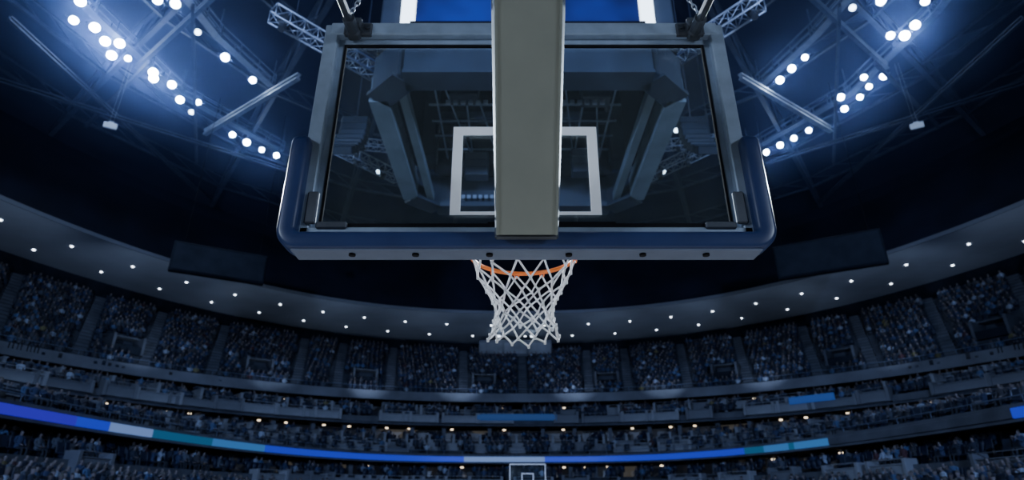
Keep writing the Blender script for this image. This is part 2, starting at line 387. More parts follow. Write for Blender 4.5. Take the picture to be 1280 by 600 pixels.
occ=[p for p in places if inv(p) and pr(p)]
occ.sort(key=lambda p:p[5]); near=occ[:300]; nearset=set(id(p) for p in near)
occset=set(id(p) for p in occ)
far=[p for p in places if (id(p) not in nearset) and (id(p) in occset or (not inv(p) and pr(p)))]
def merged(name,base,pl,colfun,matl,label,cat,jit=True):
    bv,bf,bc=base; n=len(pl); nv=len(bv)
    V=np.zeros((n,nv,3)); C=np.ones((n,nv,4))
    for i,p in enumerate(pl):
        nx,ny=p[3],p[4]
        if jit: s1=.79+.12*R(); v=bv*s1; jx=(R()-.5)*.12; lean=(R()-.5)*.12
        else: v=bv;jx=0;lean=0
        vx=v[:,0]+jx+lean*v[:,2]; vy=v[:,1]
        V[i,:,0]=p[0]+vx*ny+vy*nx; V[i,:,1]=p[1]-vx*nx+vy*ny; V[i,:,2]=p[2]+v[:,2]
        C[i,:,:3]=colfun(bc)
    lens=[len(f) for f in bf]; flat=np.concatenate([np.array(f) for f in bf])
    me=bpy.data.meshes.new(name); me.vertices.add(n*nv); me.vertices.foreach_set('co',V.ravel())
    loops=(np.arange(n)[:,None]*nv+flat[None,:]).ravel(); me.loops.add(len(loops)); me.loops.foreach_set('vertex_index',loops.astype(np.int32))
    np_l=np.tile(lens,n); starts=np.r_[0,np.cumsum(np_l)[:-1]]
    me.polygons.add(len(np_l)); me.polygons.foreach_set('loop_start',starts.astype(np.int32)); me.polygons.foreach_set('loop_total',np_l.astype(np.int32))
    me.update(calc_edges=True)
    at=me.color_attributes.new('Col','FLOAT_COLOR','POINT'); at.data.foreach_set('color',C.ravel().astype(np.float32))
    me.materials.append(matl)
    return obj(name,me,label=label,cat=cat,kind='stuff')
def pcol(bc):
    sh=random.choices(shirts,sw)[0][0]; b=.6+.8*R(); pal=[random.choice(skins),tuple(x*b for x in sh),random.choice(hairs),random.choice(pants)]
    return np.array([pal[k] for k in bc])
merged('seated_crowd',lowperson(),far,pcol,M['crowd'],'distant seated spectators in dark, blue and white clothes','crowd')
sm=MB(); sm.box((0,.0,.42),(.42,.40,.06),bev=.02); sm.box((0,.22,.66),(.42,.05,.5),Matrix.Rotation(-.15,3,'X'),bev=.02); sm.box((0,.05,.2),(.06,.3,.4))
sme=sm.mesh('stadium_seat',[M['seat']])
bs=MB(); bs.box((0,.0,.42),(.42,.40,.06)); bs.box((0,.22,.66),(.42,.05,.5))
seatpl=sorted(places,key=lambda p:(0 if inv(p) else 1,p[5]))
def scol(bc): return np.array([(.02,.027,.05)]*len(bc))
for p in seatpl[:300]:
    obj('stadium_seat',sme,loc=(p[0],p[1],p[2]),rot=yawq(p[3],p[4]),label='navy plastic folding stadium seat',cat='seat',group='nearest stadium seats')
merged('stadium_seat_rows',(np.array(bs.v),bs.f,[0]*len(bs.v)),seatpl[300:],scol,M['seat'],'rows of navy plastic stadium seats','seats',False)
def person_mesh(pose):
    P=[('pel',(0,.02,.50),(.15,.12)),('sp',(0,.01,.74),(.135,.10)),('ch',(0,.02,.95),(.16,.10)),('nk',(0,0,1.08),(.05,.05)),('hd',(0,-.02,1.17),(.078,.09)),('tp',(0,-.01,1.27),(.07,.085))]
    E=[(0,1),(1,2),(2,3),(3,4),(4,5)]
    arms={0:[(.19,.01,1.0),(.24,-.03,.76),(.12,-.28,.66),(.06,-.36,.64)],1:[(.19,.01,1.0),(.25,-.12,.80),(.08,-.32,.98),(.03,-.36,1.06)],2:[(.19,.01,1.0),(.23,-.1,.8),(.05,-.2,.92),(.02,-.16,1.02)]}[pose]
    for sx in(-1,1):
        o=len(P); rr=[(.055,.055),(.045,.045),(.032,.032),(.035,.02)]
        for k,a in enumerate(arms): P.append(('a',(sx*a[0],a[1],a[2]),rr[k]))
        E+=[(2,o),(o,o+1),(o+1,o+2),(o+2,o+3)]
        o=len(P)
        for a,r in(((.09,-.02,.49),(.09,.09)),((.12,-.42,.52),(.062,.062)),((.12,-.44,.10),(.042,.042)),((.13,-.57,.04),(.04,.03))): P.append(('l',(sx*a[0],a[1],a[2]),r))
        E+=[(0,o),(o,o+1),(o+1,o+2),(o+2,o+3)]
    me=bpy.data.meshes.new('p'); me.from_pydata([p[1] for p in P],E,[]); ob=bpy.data.objects.new('p',me); COL.objects.link(ob)
    md=ob.modifiers.new('s','SKIN'); md.use_smooth_shade=True
    for i,p in enumerate(P): me.skin_vertices[0].data[i].radius=p[2]; me.skin_vertices[0].data[i].use_root=(i==0)
    sb=ob.modifiers.new('b','SUBSURF'); sb.levels=1; sb.render_levels=1
    dg=bpy.context.evaluated_depsgraph_get(); out=bpy.data.meshes.new_from_object(ob.evaluated_get(dg))
    bpy.data.objects.remove(ob); return out
poses=[person_mesh(i) for i in range(3)]
smat=[mat('spectator_skin_%d'%i,c,.6) for i,c in enumerate(skins)]; hmat=[mat('spectator_hair_%d'%i,c,.8) for i,c in enumerate(hairs)]; pm=mat('spectator_trousers',pants[0],.8); shm=[mat('spectator_top_%d'%i,s[0],.85) for i,s in enumerate(shirts)]
pv={}
def pmesh(si,po,k):
    key=(si,po,k)
    if key in pv: return pv[key]
    me=poses[po].copy(); me.name='spectator'; me.materials.clear()
    for m in(shm[si],smat[k],hmat[(k+si)%3],pm): me.materials.append(m)
    for pl in me.polygons:
        c=pl.center; mi=0
        if c.z>1.07 and abs(c.x)<.15: mi=1
        if c.z>1.15 and (c.z>1.255 or c.y>.01) and abs(c.x)<.12: mi=2
        if c.z<.57 and (c.y<-.1 or c.z<.47): mi=3
        if c.y<-.25 and c.z>.6 and abs(c.x)<.16: mi=1
        pl.material_index=mi; pl.use_smooth=True
    pv[key]=me; return me
for p in near:
    si=random.choices(range(len(shirts)),sw)[0]; po=random.choices([0,1,2],[6,1.5,1.5])[0]
    q=yawq(p[3],p[4])@Quaternion((0,0,1),(R()-.5)*.6)
    o=obj('person',pmesh(si,po,random.randrange(3)),loc=(p[0],p[1],p[2]),rot=q,label='spectator seated in the stands wearing '+shirts[si][2],cat='person',group='nearest seated spectators')
    s1=.84+.1*R(); o.scale=(s1,s1,s1)
# ------------------------------------------------------------ roof structure
def zb(r): return 25.6+6*(1-r*r)
for k in range(20):
    t=2*math.pi*(k+.5)/20; mb=MB()
    rs=[.12+.86*i/13 for i in range(14)]
    bot=[(*sp(40.5*r,50.5*r,2.2,t),zb(r)) for r in rs]; top=[(*sp(40.5*r,50.5*r,2.2,t),min(zb(r)+2.3,26+11*(1-r*r)*1-.1) if r<.95 else zb(r)+.3) for r in rs]
    for i in range(13):
        mb.beam(bot[i],bot[i+1],.32,.32); mb.beam(top[i],top[i+1],.28,.28)
        mb.beam(bot[i],top[i+1] if i%2 else top[i],.14,.14,(1,0,.1)); mb.beam(bot[i+1] if i%2 else bot[i+1],top[i],.14,.14,(1,0,.1))
    obj('roof_truss',mb.mesh('roof_truss',[M['steel']]),label='dark steel roof truss spanning from rim to centre',cat='truss',group='radial roof trusses')
for r in(.3,.5,.64,.8,.92):
    mb=MB(); pts=[(*sp(40.5*r,50.5*r,2.2,2*math.pi*(i+.5)/20),zb(r)+.1) for i in range(20)]
    for i in range(20):
        p,q=Vector(pts[i]),Vector(pts[(i+1)%20]); mb.beam(p,q,.2,.2); mb.beam(p+Vector((0,0,1.1)),q+Vector((0,0,1.1)),.14,.14)
        for j in range(5):
            a_=p.lerp(q,j/5); b_=p.lerp(q,(j+1)/5); mb.beam(a_,b_+Vector((0,0,1.1)),.08,.08,(1,0,.1))
    obj('roof_ring_truss',mb.mesh('roof_ring_truss',[M['steel']]),label='dark steel ring truss tying the roof together',cat='truss',group='roof ring trusses')
def catwalk(pts,z,lab,w=.55):
    mb=MB(); pts=[Vector((x,y,z)) for x,y in pts]
    for p,q in zip(pts[:-1],pts[1:]):
        mb.beam(p,q,w,.10); d=(q-p).normalized(); s=d.cross(Vector((0,0,1)))*w*.5
        for sg in(-1,1):
            mb.beam(p+s*sg+Vector((0,0,.9)),q+s*sg+Vector((0,0,.9)),.07,.07); mb.beam(p+s*sg+Vector((0,0,.45)),q+s*sg+Vector((0,0,.45)),.05,.05)
            n=max(1,int((q-p).length/1.5))
            for i in range(n+1):
                c=p+(q-p)*i/n+s*sg; mb.beam(c,c+Vector((0,0,.9)),.06,.06)
    for c in pts: mb.tube(c,c+Vector((0,0,2.4)),.04,6)
    obj('catwalk',mb.mesh('catwalk',[M['steel_l']]),label=lab,cat='catwalk',group='roof catwalks')
lc='steel lighting catwalk with railings under the roof'
catwalk([(-26,21),(-26.2,28),(-24.8,36),(-20,43.8)],27.9,lc); catwalk([(26,21),(26.4,28),(25.2,36),(20.6,43.8)],27.9,lc)
catwalk([(-20.3,22),(-19.3,30),(-17.6,35)],27.9,lc); catwalk([(21.2,22),(19.8,30),(18.2,35)],27.9,lc)
def rbeam(p,q,w=.3,m='beam_l'):
    mb=MB(); mb.beam(p,q,w,w*.5); mb.beam(Vector(p)+Vector((0,0,w*1.2)),Vector(q)+Vector((0,0,w*1.2)),w,w*.5)
    n=10
    for i in range(n+1):
        c=Vector(p).lerp(Vector(q),i/n); mb.beam(c,c+Vector((0,0,w*1.2)),.08,.08,(1,0,0))
    obj('roof_beam',mb.mesh('roof_beam',[M[m]]),label='pale steel beam under the arena roof',cat='beam',group='pale roof beams')
rbeam((-23.7,38.4,26),(-14.3,31.8,26)); rbeam((24.4,38,26),(15.3,31.8,26))
rbeam((-25.5,32,27),(-15,24,27),.25,'steel_l'); rbeam((25.5,32,27),(15,24,27),.25,'steel_l')
rbeam((-31,36,25),(-24,31,26.5),.2,'steel'); rbeam((31,36,25),(24,31,26.5),.2,'steel')
rbeam((-33,30,24.5),(-18,45,26),.2,'steel'); rbeam((33.5,30,24.5),(18.5,45,26),.2,'steel')
rbeam((-27,47,24.5),(-29,26,25.5),.2,'steel'); rbeam((27.5,47,24.5),(29.5,26,25.5),.2,'steel')
rbeam((-19,26.5,27),(-26,42,25.5),.16,'steel'); rbeam((19.5,26.5,27),(26.5,42,25.5),.16,'steel')
# ------------------------------------------------------------ floodlights
hot=[(-25.9,28.2),(-25.2,29.6),(-26.4,30.7),(-26.0,29.4),(-24.9,33.0),(-24.6,32.4),(24.8,28.9),(-25.4,26.1)]
dim=[(-11.6,39.5),(-11.9,45.7),(13,39.3),(13.5,45.7),(-19.7,28.6),(20.3,26.6),(-24.2,36.9)]
lampsL=[(-25.9,28.2),(-25.2,29.6),(-26.4,30.7),(-26.8,27.6),(-26.0,29.4),(-25.5,31.0),(-24.6,32.4),(-24.9,33.0),(-24,33.7),(-24.3,35.4),(-23.1,35.7),(-24.2,36.9),(-19.7,28.6),(-19,30.9),(-18.1,33.2),(-22.4,39.9),(-21.7,41),(-20.9,42.1),(-20,43),(-19.9,26.3),(-25.4,26.1),(-20.8,26.0),(-11.6,39.5),(-11.9,45.7)]
lampsR=[(23.9,28.9),(24.8,28.9),(24.9,28),(18.7,33.2),(19,32),(19.4,30.9),(23.9,35.1),(24.9,36.5),(25.3,35.1),(25.3,33.9),(25.7,32.8),(24.4,32.9),(21.4,42.5),(22.1,41.4),(22.8,40.4),(23.5,39.3),(21.7,26.1),(24.3,26.1),(20.3,26.6),(13,39.3),(13.5,45.7)]
hb=MB()
for (z0,z1,r0,r1) in((0,.12,.31,.31),(.12,.42,.31,.2),(.42,.6,.2,.18)): hb.tube((0,0,z0),(0,0,z1),r0,16,0,r1)
hme=hb.mesh('floodlight',[M['alu_d']],False)
lb=MB(); lb.tube((0,0,-.02),(0,0,-.05),.25,20); lme=lb.mesh('lens',[M['lamp']]); lme2=lb.mesh('lens',[M['lamp2']]); lme3=lb.mesh('lens',[M['lamp3']])
yb=MB(); yb.beam((-.38,0,.1),(-.38,0,.75),.05,.05); yb.beam((.38,0,.1),(.38,0,.75),.05,.05); yb.beam((-.40,0,.75),(.40,0,.75),.05,.05); yme=yb.mesh('yoke',[M['steel_l']])
for L in lampsL+lampsR:
    loc=Vector((L[0],L[1],27.0)); aim=(loc-Vector((AX*.5,8,-1.98))).normalized(); q=aim.to_track_quat('Z','Y')
    h=L in hot; dd_=L in dim
    o=obj('floodlight',hme,loc=loc,rot=q,label=('dazzling' if h else 'dimmer' if dd_ else 'bright')+' white round floodlight hung from a catwalk',cat='floodlight',group='roof floodlights')
    sc_=1.05 if h else .75 if dd_ else .72+.3*jr.random(); o.scale=(sc_,sc_,sc_)
    obj('lens',lme2 if h else lme3 if dd_ else lme,o); obj('yoke',yme,o)
hz=bpy.data.materials.new('bloom_haze'); hz.use_nodes=True; nt=hz.node_tree
for n in list(nt.nodes): nt.nodes.remove(n)
oo=nt.nodes.new('ShaderNodeOutputMaterial'); vs=nt.nodes.new('ShaderNodeVolumeScatter'); vs.inputs['Density'].default_value=.0065; vs.inputs['Color'].default_value=(.28,.42,1,1); vs.inputs['Anisotropy'].default_value=.8
nt.links.new(vs.outputs[0],oo.inputs['Volume'])
mb=MB(); mb.box((AX,22,24.6),(72,70,10.8)); obj('bloom_haze',mb.mesh('bloom_haze',[hz]),label='thin blue volume added under the roof for glow around the floodlights',cat='haze',kind='stuff')  # scattering volume added to give the lamps a bluish bloom
# ------------------------------------------------------------ hanging dark boards + small panels
for (x,y,z,w,h,yaw) in((-20,37.7,15,5.9,2.1,.50),(20.9,36.2,15,6.5,2.4,-.50)):
    e=empty('hanging_display_board',(x,y,z-h/2),'unlit dark display board hanging on cables','display board','hanging display boards')
    R3=Matrix.Rotation(yaw,3,'Z'); c=Vector((x,y,z))
    b=MB(); b.box(c,(w,.5,h),R3,bev=.05); part(b,'housing',[M['dark']],e)
    b=MB(); b.box(c+R3@Vector((0,-.27,0)),(w-.3,.04,h-.3),R3); part(b,'screen',[mat('unlit_screen',(.028,.034,.05),.8,0,.2,1,spec=.1)],e)
    for sx in(-1,1):
        b=MB(); p=c+R3@Vector((sx*w*.4,0,h/2)); b.tube(p,p+Vector((0,0,12)),.015,6); part(b,'cable',[M['black']],e)
pp=mat('pale_glow_panel',(.6,.66,.75),.6,0,.1,3,(.5,.65,.9),.12)  # panel colour carries a little added glow
for (x,y,z) in((-25.6,31.5,22),(25.8,31.5,22),(-15.2,38,17.3)):
    b=MB(); b.box((0,0,0),(.75,.12,.4),bev=.03); b.box((0,0,.23),(.3,.08,.08)); b.tube((-.1,0,.25),(-.1,0,5),.004,5); b.tube((.1,0,.25),(.1,0,5),.004,5)
    obj('hanging_panel',b.mesh('hanging_panel',[pp]),loc=(x,y,z),rot=Quaternion((0,0,1),.5 if x<0 else -.5),label='small pale panel hanging from thin wires',cat='baffle',group='small hanging panels')  # plain pale panels hung under the roof
e=empty('press_booth',(AX,69.6,15.7),'grey panelled press booth at the back of the upper deck','booth')
b=MB(); b.box((AX,70,16.75),(8.6,2,2.0),bev=.06); part(b,'cabin',[M['conc_l']],e)
for dx in(-2.9,0,2.9):
    b=MB(); b.box((AX+dx,68.97,16.75),(2.6,.06,1.3)); part(b,'panel',[M['conc_x']],e)
for dx in(-2,2):
    b=MB(); b.tube((AX+dx,68.8,18.2),(AX+dx,68.8,18.05),.25,12); part(b,'lamp',[M['strip']],e)
def banner(x,y,z,w,h,yaw,m,lab):
    b=MB(); b.box((0,0,0),(w,.08,h),bev=.02); b.box((0,.06,0),(w+.15,.06,h+.15)); obj('banner',b.mesh('banner',[m]),loc=(x,y,z),rot=Quaternion((0,0,1),yaw),label=lab,cat='banner')
banner(AX,54.35,7.0,7.0,.42,0,M['ban'],'dim blue banner on the balcony front')
x,y,nx,ny=frame_at(32.3,40.3,2.3,math.radians(90-40.5)); banner(x,y,7.25,3.2,.38,math.atan2(-nx,ny),mat('side_banner_blue',(0.03,.06,.12),.5,0,0,1,(0.04,.15,.7),.28),'blue lit banner on the balcony front')
# far goal at the other end of the floor
fx,fy,fz=AX+.4,32.6,.78
e=empty('basketball_goal_far',(fx,fy+.9,-1.98),'distant basketball goal at the other end of the court','basketball goal'); e.name='basketball_goal'
b=MB(); b.box((fx,fy,fz+.53),(1.8,.02,1.05)); part(b,'backboard_glass',[M['glass']],e)
b=MB()
for (cx,cz,w_,h_) in((0,0.0,1.86,.06),(0,1.07,1.86,.05),(-.91,.53,.05,1.07),(.91,.53,.05,1.07),(0,.2,.62,.05),(0,.62,.62,.05),(-.29,.41,.05,.4),(.29,.41,.05,.4)): b.box((fx+cx,fy-.02,fz+cz),(w_,.03,h_))
part(b,'frame',[M['white']],e)
b=MB(); b.box((fx,fy,fz-.04),(1.95,.1,.1),bev=.03); part(b,'edge_padding',[M['pad']],e)
b=MB(); b.path([(fx+.23*math.cos(a),fy-.4+.23*math.sin(a),fz+.15) for a in [2*math.pi*i/24 for i in range(24)]],.012,6,closed=True); b.box((fx,fy-.1,fz+.14),(.15,.18,.04)); part(b,'rim',[M['orange']],e)
b=MB(); b.beam((fx,fy+.05,fz+.1),(fx,fy+.9,fz-.6),.2,.2); b.box((fx,fy+.95,(fz-.5-1.98)/2),(.25,.25,fz-.5+1.98)); part(b,'support_arm',[M['arm']],e)
# ------------------------------------------------------------ centre-hung scoreboard
e=empty('center_hung_scoreboard',(AX,15.2,9.5),'large dark centre-hung video scoreboard with open underside frame','scoreboard')
y0,y1,hw=11.7,18.7,3.85
oct_=[(-hw+.8,y0),(hw-.8,y0),(hw,y0+.8),(hw,y1-.8),(hw-.8,y1),(-hw+.8,y1),(-hw,y1-.8),(-hw,y0+.8)]
for i in range(8):
    side=i in(2,6)
    p=oct_[i];q=oct_[(i+1)%8]; b=MB(); b.beam((AX+p[0],p[1],10.15 if not side else 9.9),(AX+q[0],q[1],10.15 if not side else 9.9),.45,1.2 if not side else .7)
    b.beam((AX+p[0],p[1],9.52),(AX+q[0],q[1],9.52),.7 if not side else .5,.1)
    part(b,'frame_beam',[M['sbg'] if side else M['sbd']],e)
for sx in(-1,1):
    b=MB(); b.box((AX+sx*(hw-.62),15.2,9.8),(.22,6.2,.3)); part(b,'inner_rail',[M['sbg']],e)
b=MB(); b.box((AX,15.2,12.2),(6.2,.3,.3)); b.box((AX,13.4,12.2),(6.2,.3,.3)); b.box((AX,17,12.2),(6.2,.3,.3)); b.box((AX,15.2,14.6),(6.4,.3,.3)); part(b,'inner_crossbars',[M['sbd']],e)
b=MB()
for sx in(-1,1): b.box((AX+sx*3.66,15.2,12.75),(.12,5.7,4.1)); b.box((AX+sx*3.85,15.2,11.1),(.3,5.7,.3))
for sy in(11.95,18.5): b.box((AX,sy,12.75),(6.4,.12,4.1))
b.box((AX,18.75,11.05),(6.0,.5,.35)); b.box((AX,11.7,11.05),(6.0,.4,.35))
part(b,'screen_housing',[M['black']],e)
b=MB()
for k in range(-3,4):
    b.beam((AX+k*.9,12.3,11.3),(AX+k*.9,18.2,11.3),.05,.05); b.beam((AX-3,15.2+k*.85,11.4),(AX+3,15.2+k*.85,11.4),.05,.05)
    if k<3: b.beam((AX+k*.9,12.3,11.3),(AX+k*.9+.9,18.2,11.3),.04,.04)
part(b,'service_grid',[M['truss']],e)
for sy in(y0-.05,y1+.05):
    b=MB(); b.box((AX,sy,13.1),(5.75,.2,3.7)); part(b,'screen',[M['screen']],e)
for sx in(-1,1):
    b=MB(); b.box((AX+sx*hw,15.2,13.1),(.2,5.4,3.7)); part(b,'screen',[M['screen']],e)
    b=MB(); b.beam((AX+sx*3.08,y0-.08,11.1),(AX+sx*3.12,y0-.08,15),.34,.2,(0,1,0)); part(b,'light_strip',[M['strip']],e)
    for yy_ in(y0+.4,y1-.4):
        b=MB(); b.box((AX+sx*3.45,yy_,13.1),(.7,.9,3.9),bev=.05); part(b,'corner_post',[M['sbd']],e)
for (dx,dy) in((-1.7,13.2),(1.9,13.3),(-1.6,17.4),(2.0,17.2),(.3,16.4)):
    b=MB()
    for k in range(3): b.box((AX+dx,dy+.05*k,10.2+.34*k),(.8,.5,.31),Matrix.Rotation(.12*k,3,'X'),bev=.03)
    part(b,'loudspeaker',[M['sbd']],e)
for (dx,dy) in((-1.6,18.2),(1.5,12.9),(-1.6,12.9)):
    b=MB()
    for k in range(6): b.box((AX+dx-.5+.2*k,dy,9.75),(.12,.05,.13))
    part(b,'led_lamp_row',[M['truss']],e)
b=MB()
for sx in(-1,1):
    for sy in(12.5,17.9): b.tube((AX+sx*2.6,sy,13.4),(AX+sx*2.0,sy,30),.05,6)
part(b,'hanging_cables',[M['steel']],e)
def boxtruss(p,q,s,lab,m='truss'):
    p=Vector(p);q=Vector(q); b=MB(); d=(q-p).normalized(); x=d.cross(Vector((0,0,1))).normalized(); z=x.cross(d)
    cs=[(x*a+z*c)*s/2 for a,c in((-1,-1),(1,-1),(1,1),(-1,1))]; n=max(2,int((q-p).length/s))
    for c in cs: b.tube(p+c,q+c,.03,6)
    for i in range(n+1):
        m_=p.lerp(q,i/n)
        for k in range(4):
            b.tube(m_+cs[k],m_+cs[(k+1)%4],.016,5)
            if i<n: b.tube(m_+cs[k],p.lerp(q,(i+1)/n)+cs[(k+1)%4],.016,5)
    o=obj('lighting_truss',b.mesh('lighting_truss',[M[m]],True),label=lab,cat='truss',group='aluminium box trusses')
    for f in(.08,.45,.8):
        m_=p.lerp(q,f); b=MB(); b.box(m_+Vector((0,0,-.05)),(.26,.3,.34),bev=.05); b.tube(m_+Vector((0,0,-.22)),m_+Vector((0,-.08,-.42)),.1,10)
        part(b,'stage_light',[M['alu_d']],None,under=o)
    for f in(.15,.85):
        m_=p.lerp(q,f); b=MB(); b.tube(m_,m_+Vector((0,0,16)),.015,5); part(b,'cable',[M['steel']],None,under=o)
lt='silver aluminium box truss with stage lights on cables'
boxtruss((-6.4,12.0,12),(-3.6,15.0,12),.40,lt); boxtruss((6.5,11.6,12),(4.4,14.2,12),.40,lt)
boxtruss((-7.5,19.5,13),(-5,22.5,13),.42,lt,'beam_l'); boxtruss((8.3,19.5,13),(5.8,22.5,13),.42,lt,'beam_l')
boxtruss((-9.5,24,16),(-4.5,25,16),.42,lt,'beam_l'); boxtruss((10.3,24,16),(5.3,25,16),.42,lt,'beam_l')
for sx,px in((-1,-6.0),(1,6.9)):
    e=empty('line_array_speaker',(px,19,11),'hanging black curved line array loudspeaker','loudspeaker','line array loudspeakers')
    for k in range(8):
        an=.09*k; b=MB(); b.box((px,19-.03*k*k,13.4-.31*k),(1.0,.5,.29),Matrix.Rotation(an,3,'X'),bev=.03); part(b,'cabinet',[M['sbd']],e)
    b=MB(); b.tube((px,19,13.5),(px,19,30),.03,6); part(b,'cable',[M['steel']],e)
# ------------------------------------------------------------ basketball goal
GX=.055; YB=2.13
G=empty('basketball_goal',(GX,-1.3,-1.98),'basketball goal with glass backboard, navy padding and orange rim','basketball goal')
zb0,zt=.93,2.005; W=.905
b=MB(); b.box((GX,YB,(zb0+zt)/2),(2*W-.06,.012,zt-zb0-.06)); bb=part(b,'backboard_glass',[M['glass']],G,label='clear tempered glass pane')
b=MB(); to,tb,tt,lw=.305,1.055,1.475,.042; yy=YB-.008
def rectring(b,x0,x1,z0,z1,w,y,d=.003,wb=None):
    wb=wb or w
    b.box(((x0+x1)/2,y,z0+wb/2),(x1-x0,d,wb)); b.box(((x0+x1)/2,y,z1-w/2),(x1-x0,d,w))
    b.box((x0+w/2,y,(z0+wb+z1-w)/2),(w,d,z1-z0-w-wb)); b.box((x1-w/2,y,(z0+wb+z1-w)/2),(w,d,z1-z0-w-wb))
rectring(b,GX-to,GX+to,tb,tt,lw,yy,.003,.014)
tg=bpy.data.objects.new('target_square',b.mesh('target_square',[M['white']])); COL.objects.link(tg); tg.parent=bb; tg['label']='white painted rectangle'
b=MB(); yb_=YB-.03
for sx in(-1,1):
    b.box((GX+sx*(W-.03),yb_,(zb0+zt)/2),(.062,.05,zt-zb0),bev=.005); b.box((GX+sx*(W-.07),yb_+.018,(zb0+zt)/2),(.03,.014,zt-zb0-.05),bev=.003)
b.box((GX,yb_,zt-.025),(2*W-.05,.055,.07),bev=.005); b.box((GX,yb_+.015,zt-.072),(2*W-.16,.02,.035),bev=.003)
b.box((GX,yb_,zb0+.025),(2*W-.05,.05,.05),bev=.005)
fr_=part(b,'frame',[M['alu']],G,label='brushed aluminium frame')
b=MB(); rectring(b,GX-W+.088,GX+W-.088,zb0+.05,zt-.092,.010,yb_+.012,.012)
b.box((GX-.42,yb_-.012,zb0+.056),(.80,.014,.022)); b.box((GX+.45,yb_-.012,zb0+.06),(.70,.014,.016)); b.box((GX+.1,yb_-.012,zb0+.06),(.5,.012,.03))
part(b,'gasket',[M['black']],G)
for sx in(-1,1):
    b=MB(); b.box((GX+sx*(W-.15),yb_-.02,zt-.03),(.13,.03,.07),bev=.008); b.box((GX+sx*(W-.15),yb_-.05,zt-.03),(.05,.06,.05),bev=.008)
    b.tube((GX+sx*(W-.11),yb_-.03,zt-.03),(GX+sx*(W-.11),yb_-.045,zt-.03),.010,8); b.tube((GX+sx*(W-.195),yb_-.03,zt-.03),(GX+sx*(W-.195),yb_-.045,zt-.03),.010,8)
    part(b,'corner_bracket',[M['alu_d']],G)
    b=MB(); b.box((GX+sx*(W-.065),yb_-.03,1.06),(.045,.02,.14),bev=.006); b.box((GX+sx*(W-.15),yb_-.025,zb0+.055),(.12,.02,.03),bev=.005); part(b,'lower_bracket',[M['alu_d']],G)
# padding
prof=[]; hy,hz_,rr=.056,.038,.022
for k in range(20):
    a=2*math.pi*(k+.5)/20; cx=(hy-rr)*(1 if math.cos(a)>0 else -1); cz=(hz_-rr)*(1 if math.sin(a)>0 else -1)
    prof.append((cx+rr*math.cos(a),cz+rr*math.sin(a)))
PW=.916; zp=.908; zsid=1.35; cr=.055
path=[]
for i in range(9): path.append((-PW,zsid-(zsid-zp-cr)*i/8))
for i in range(1,11):
    a=math.pi+math.pi/2*i/10; path.append((-PW+cr+cr*math.cos(a),zp+cr+cr*math.sin(a)))
left=path[:]; mid=[(-PW+cr+(2*PW-2*cr)*i/24,zp) for i in range(1,24)]
path=left+mid+[(-x,z) for x,z in left[::-1]]
mb=MB()
def sweep(path,prof,scalef,mi):
    N=len(path); o=len(mb.v); n=len(prof)
    for i,(x,z) in enumerate(path):
        a=path[max(0,i-1)];c=path[min(N-1,i+1)]; dx,dz=c[0]-a[0],c[1]-a[1]; l=math.hypot(dx,dz); nx,nz=dz/l,-dx/l
        s=scalef(i,N)
        for (py,pz) in prof: mb.v.append((GX+x+nx*pz*s,YB-.045+py*s,z+nz*pz*s))
    for i in range(N-1):
        for k in range(n): mb.f.append((o+i*n+k,o+i*n+(k+1)%n,o+(i+1)*n+(k+1)%n,o+(i+1)*n+k)); mb.m.append(mi)
    mb.f.append(tuple(o+k for k in range(n))); mb.m.append(mi); mb.f.append(tuple(o+(N-1)*n+k for k in range(n))[::-1]); mb.m.append(mi)
ext=[(-PW,zsid+.035*math.sin(a)) for a in(1.5,1.2,.8,.4)]
full=ext+path+[(-x,z) for x,z in ext[::-1]]
sc=[.25,.5,.78,.94]
sweep(full,prof,lambda i,N:(sc[i] if i<4 else sc[N-1-i] if i>=N-4 else 1.0),0)
pd=part(mb,'edge_padding',[M['pad']],G,True,label='navy blue vinyl padding with rounded corners')
b=MB(); b.box((GX,YB-.045,zp-hz_-.001),(2*PW-.06,.098,.010),bev=.004); us=part(b,'padding_underside',[M['pad_u']],G,label='blue-grey underside strip')
for x in(-.66,-.42,-.14,.16,.44,.68):
    b=MB(); b.tube((GX+x,YB-.06,zp-hz_-.004),(GX+x,YB-.06,zp-hz_-.014),.013,10); o=bpy.data.objects.new('bolt',b.mesh('bolt',[M['black']])); COL.objects.link(o); o.parent=us
# support arm
A0=Vector((GX,1.985,.905)); A1=Vector((GX,1.465,1.53)); d=(A1-A0).normalized(); A2=A0+d*3.2
nrm=Vector((1,0,0)).cross(d)
if nrm.y>0: nrm=-nrm
b=MB()
def armsec(c,w1,w2,dep):
    X=Vector((1,0,0)); return [c-X*w1/2,c+X*w1/2,c+X*(w1/2+.005)-nrm*.012,c+X*w2/2-nrm*dep*.5,c+X*w2/2-nrm*dep,c-X*w2/2-nrm*dep,c-X*w2/2-nrm*dep*.5,c-X*(w1/2+.005)-nrm*.012]
secs=[armsec(A0,.225,.238,.13),armsec(A2,.225,.30,.22)]
n=8
b.v+= [tuple(p) for s in secs for p in s]
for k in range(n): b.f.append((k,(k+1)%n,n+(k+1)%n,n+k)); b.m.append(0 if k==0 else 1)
b.f.append(tuple(range(n))[::-1]); b.m.append(0); b.f.append(tuple(range(n,2*n))); b.m.append(0)
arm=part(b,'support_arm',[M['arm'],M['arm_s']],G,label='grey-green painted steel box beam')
b=MB()
for sx in(-1,1): b.beam(A0+Vector((sx*.109,0,0))+nrm*.002,A2+Vector((sx*.109,0,0))+nrm*.002,.008,.006,tuple(nrm))
part(b,'arm_edge_weld',[M['arm']],G)
b=MB(); b.box((GX,2.035,.955),(.24,.03,.10),bev=.008); part(b,'arm_mounting_plate',[M['alu_d']],G)
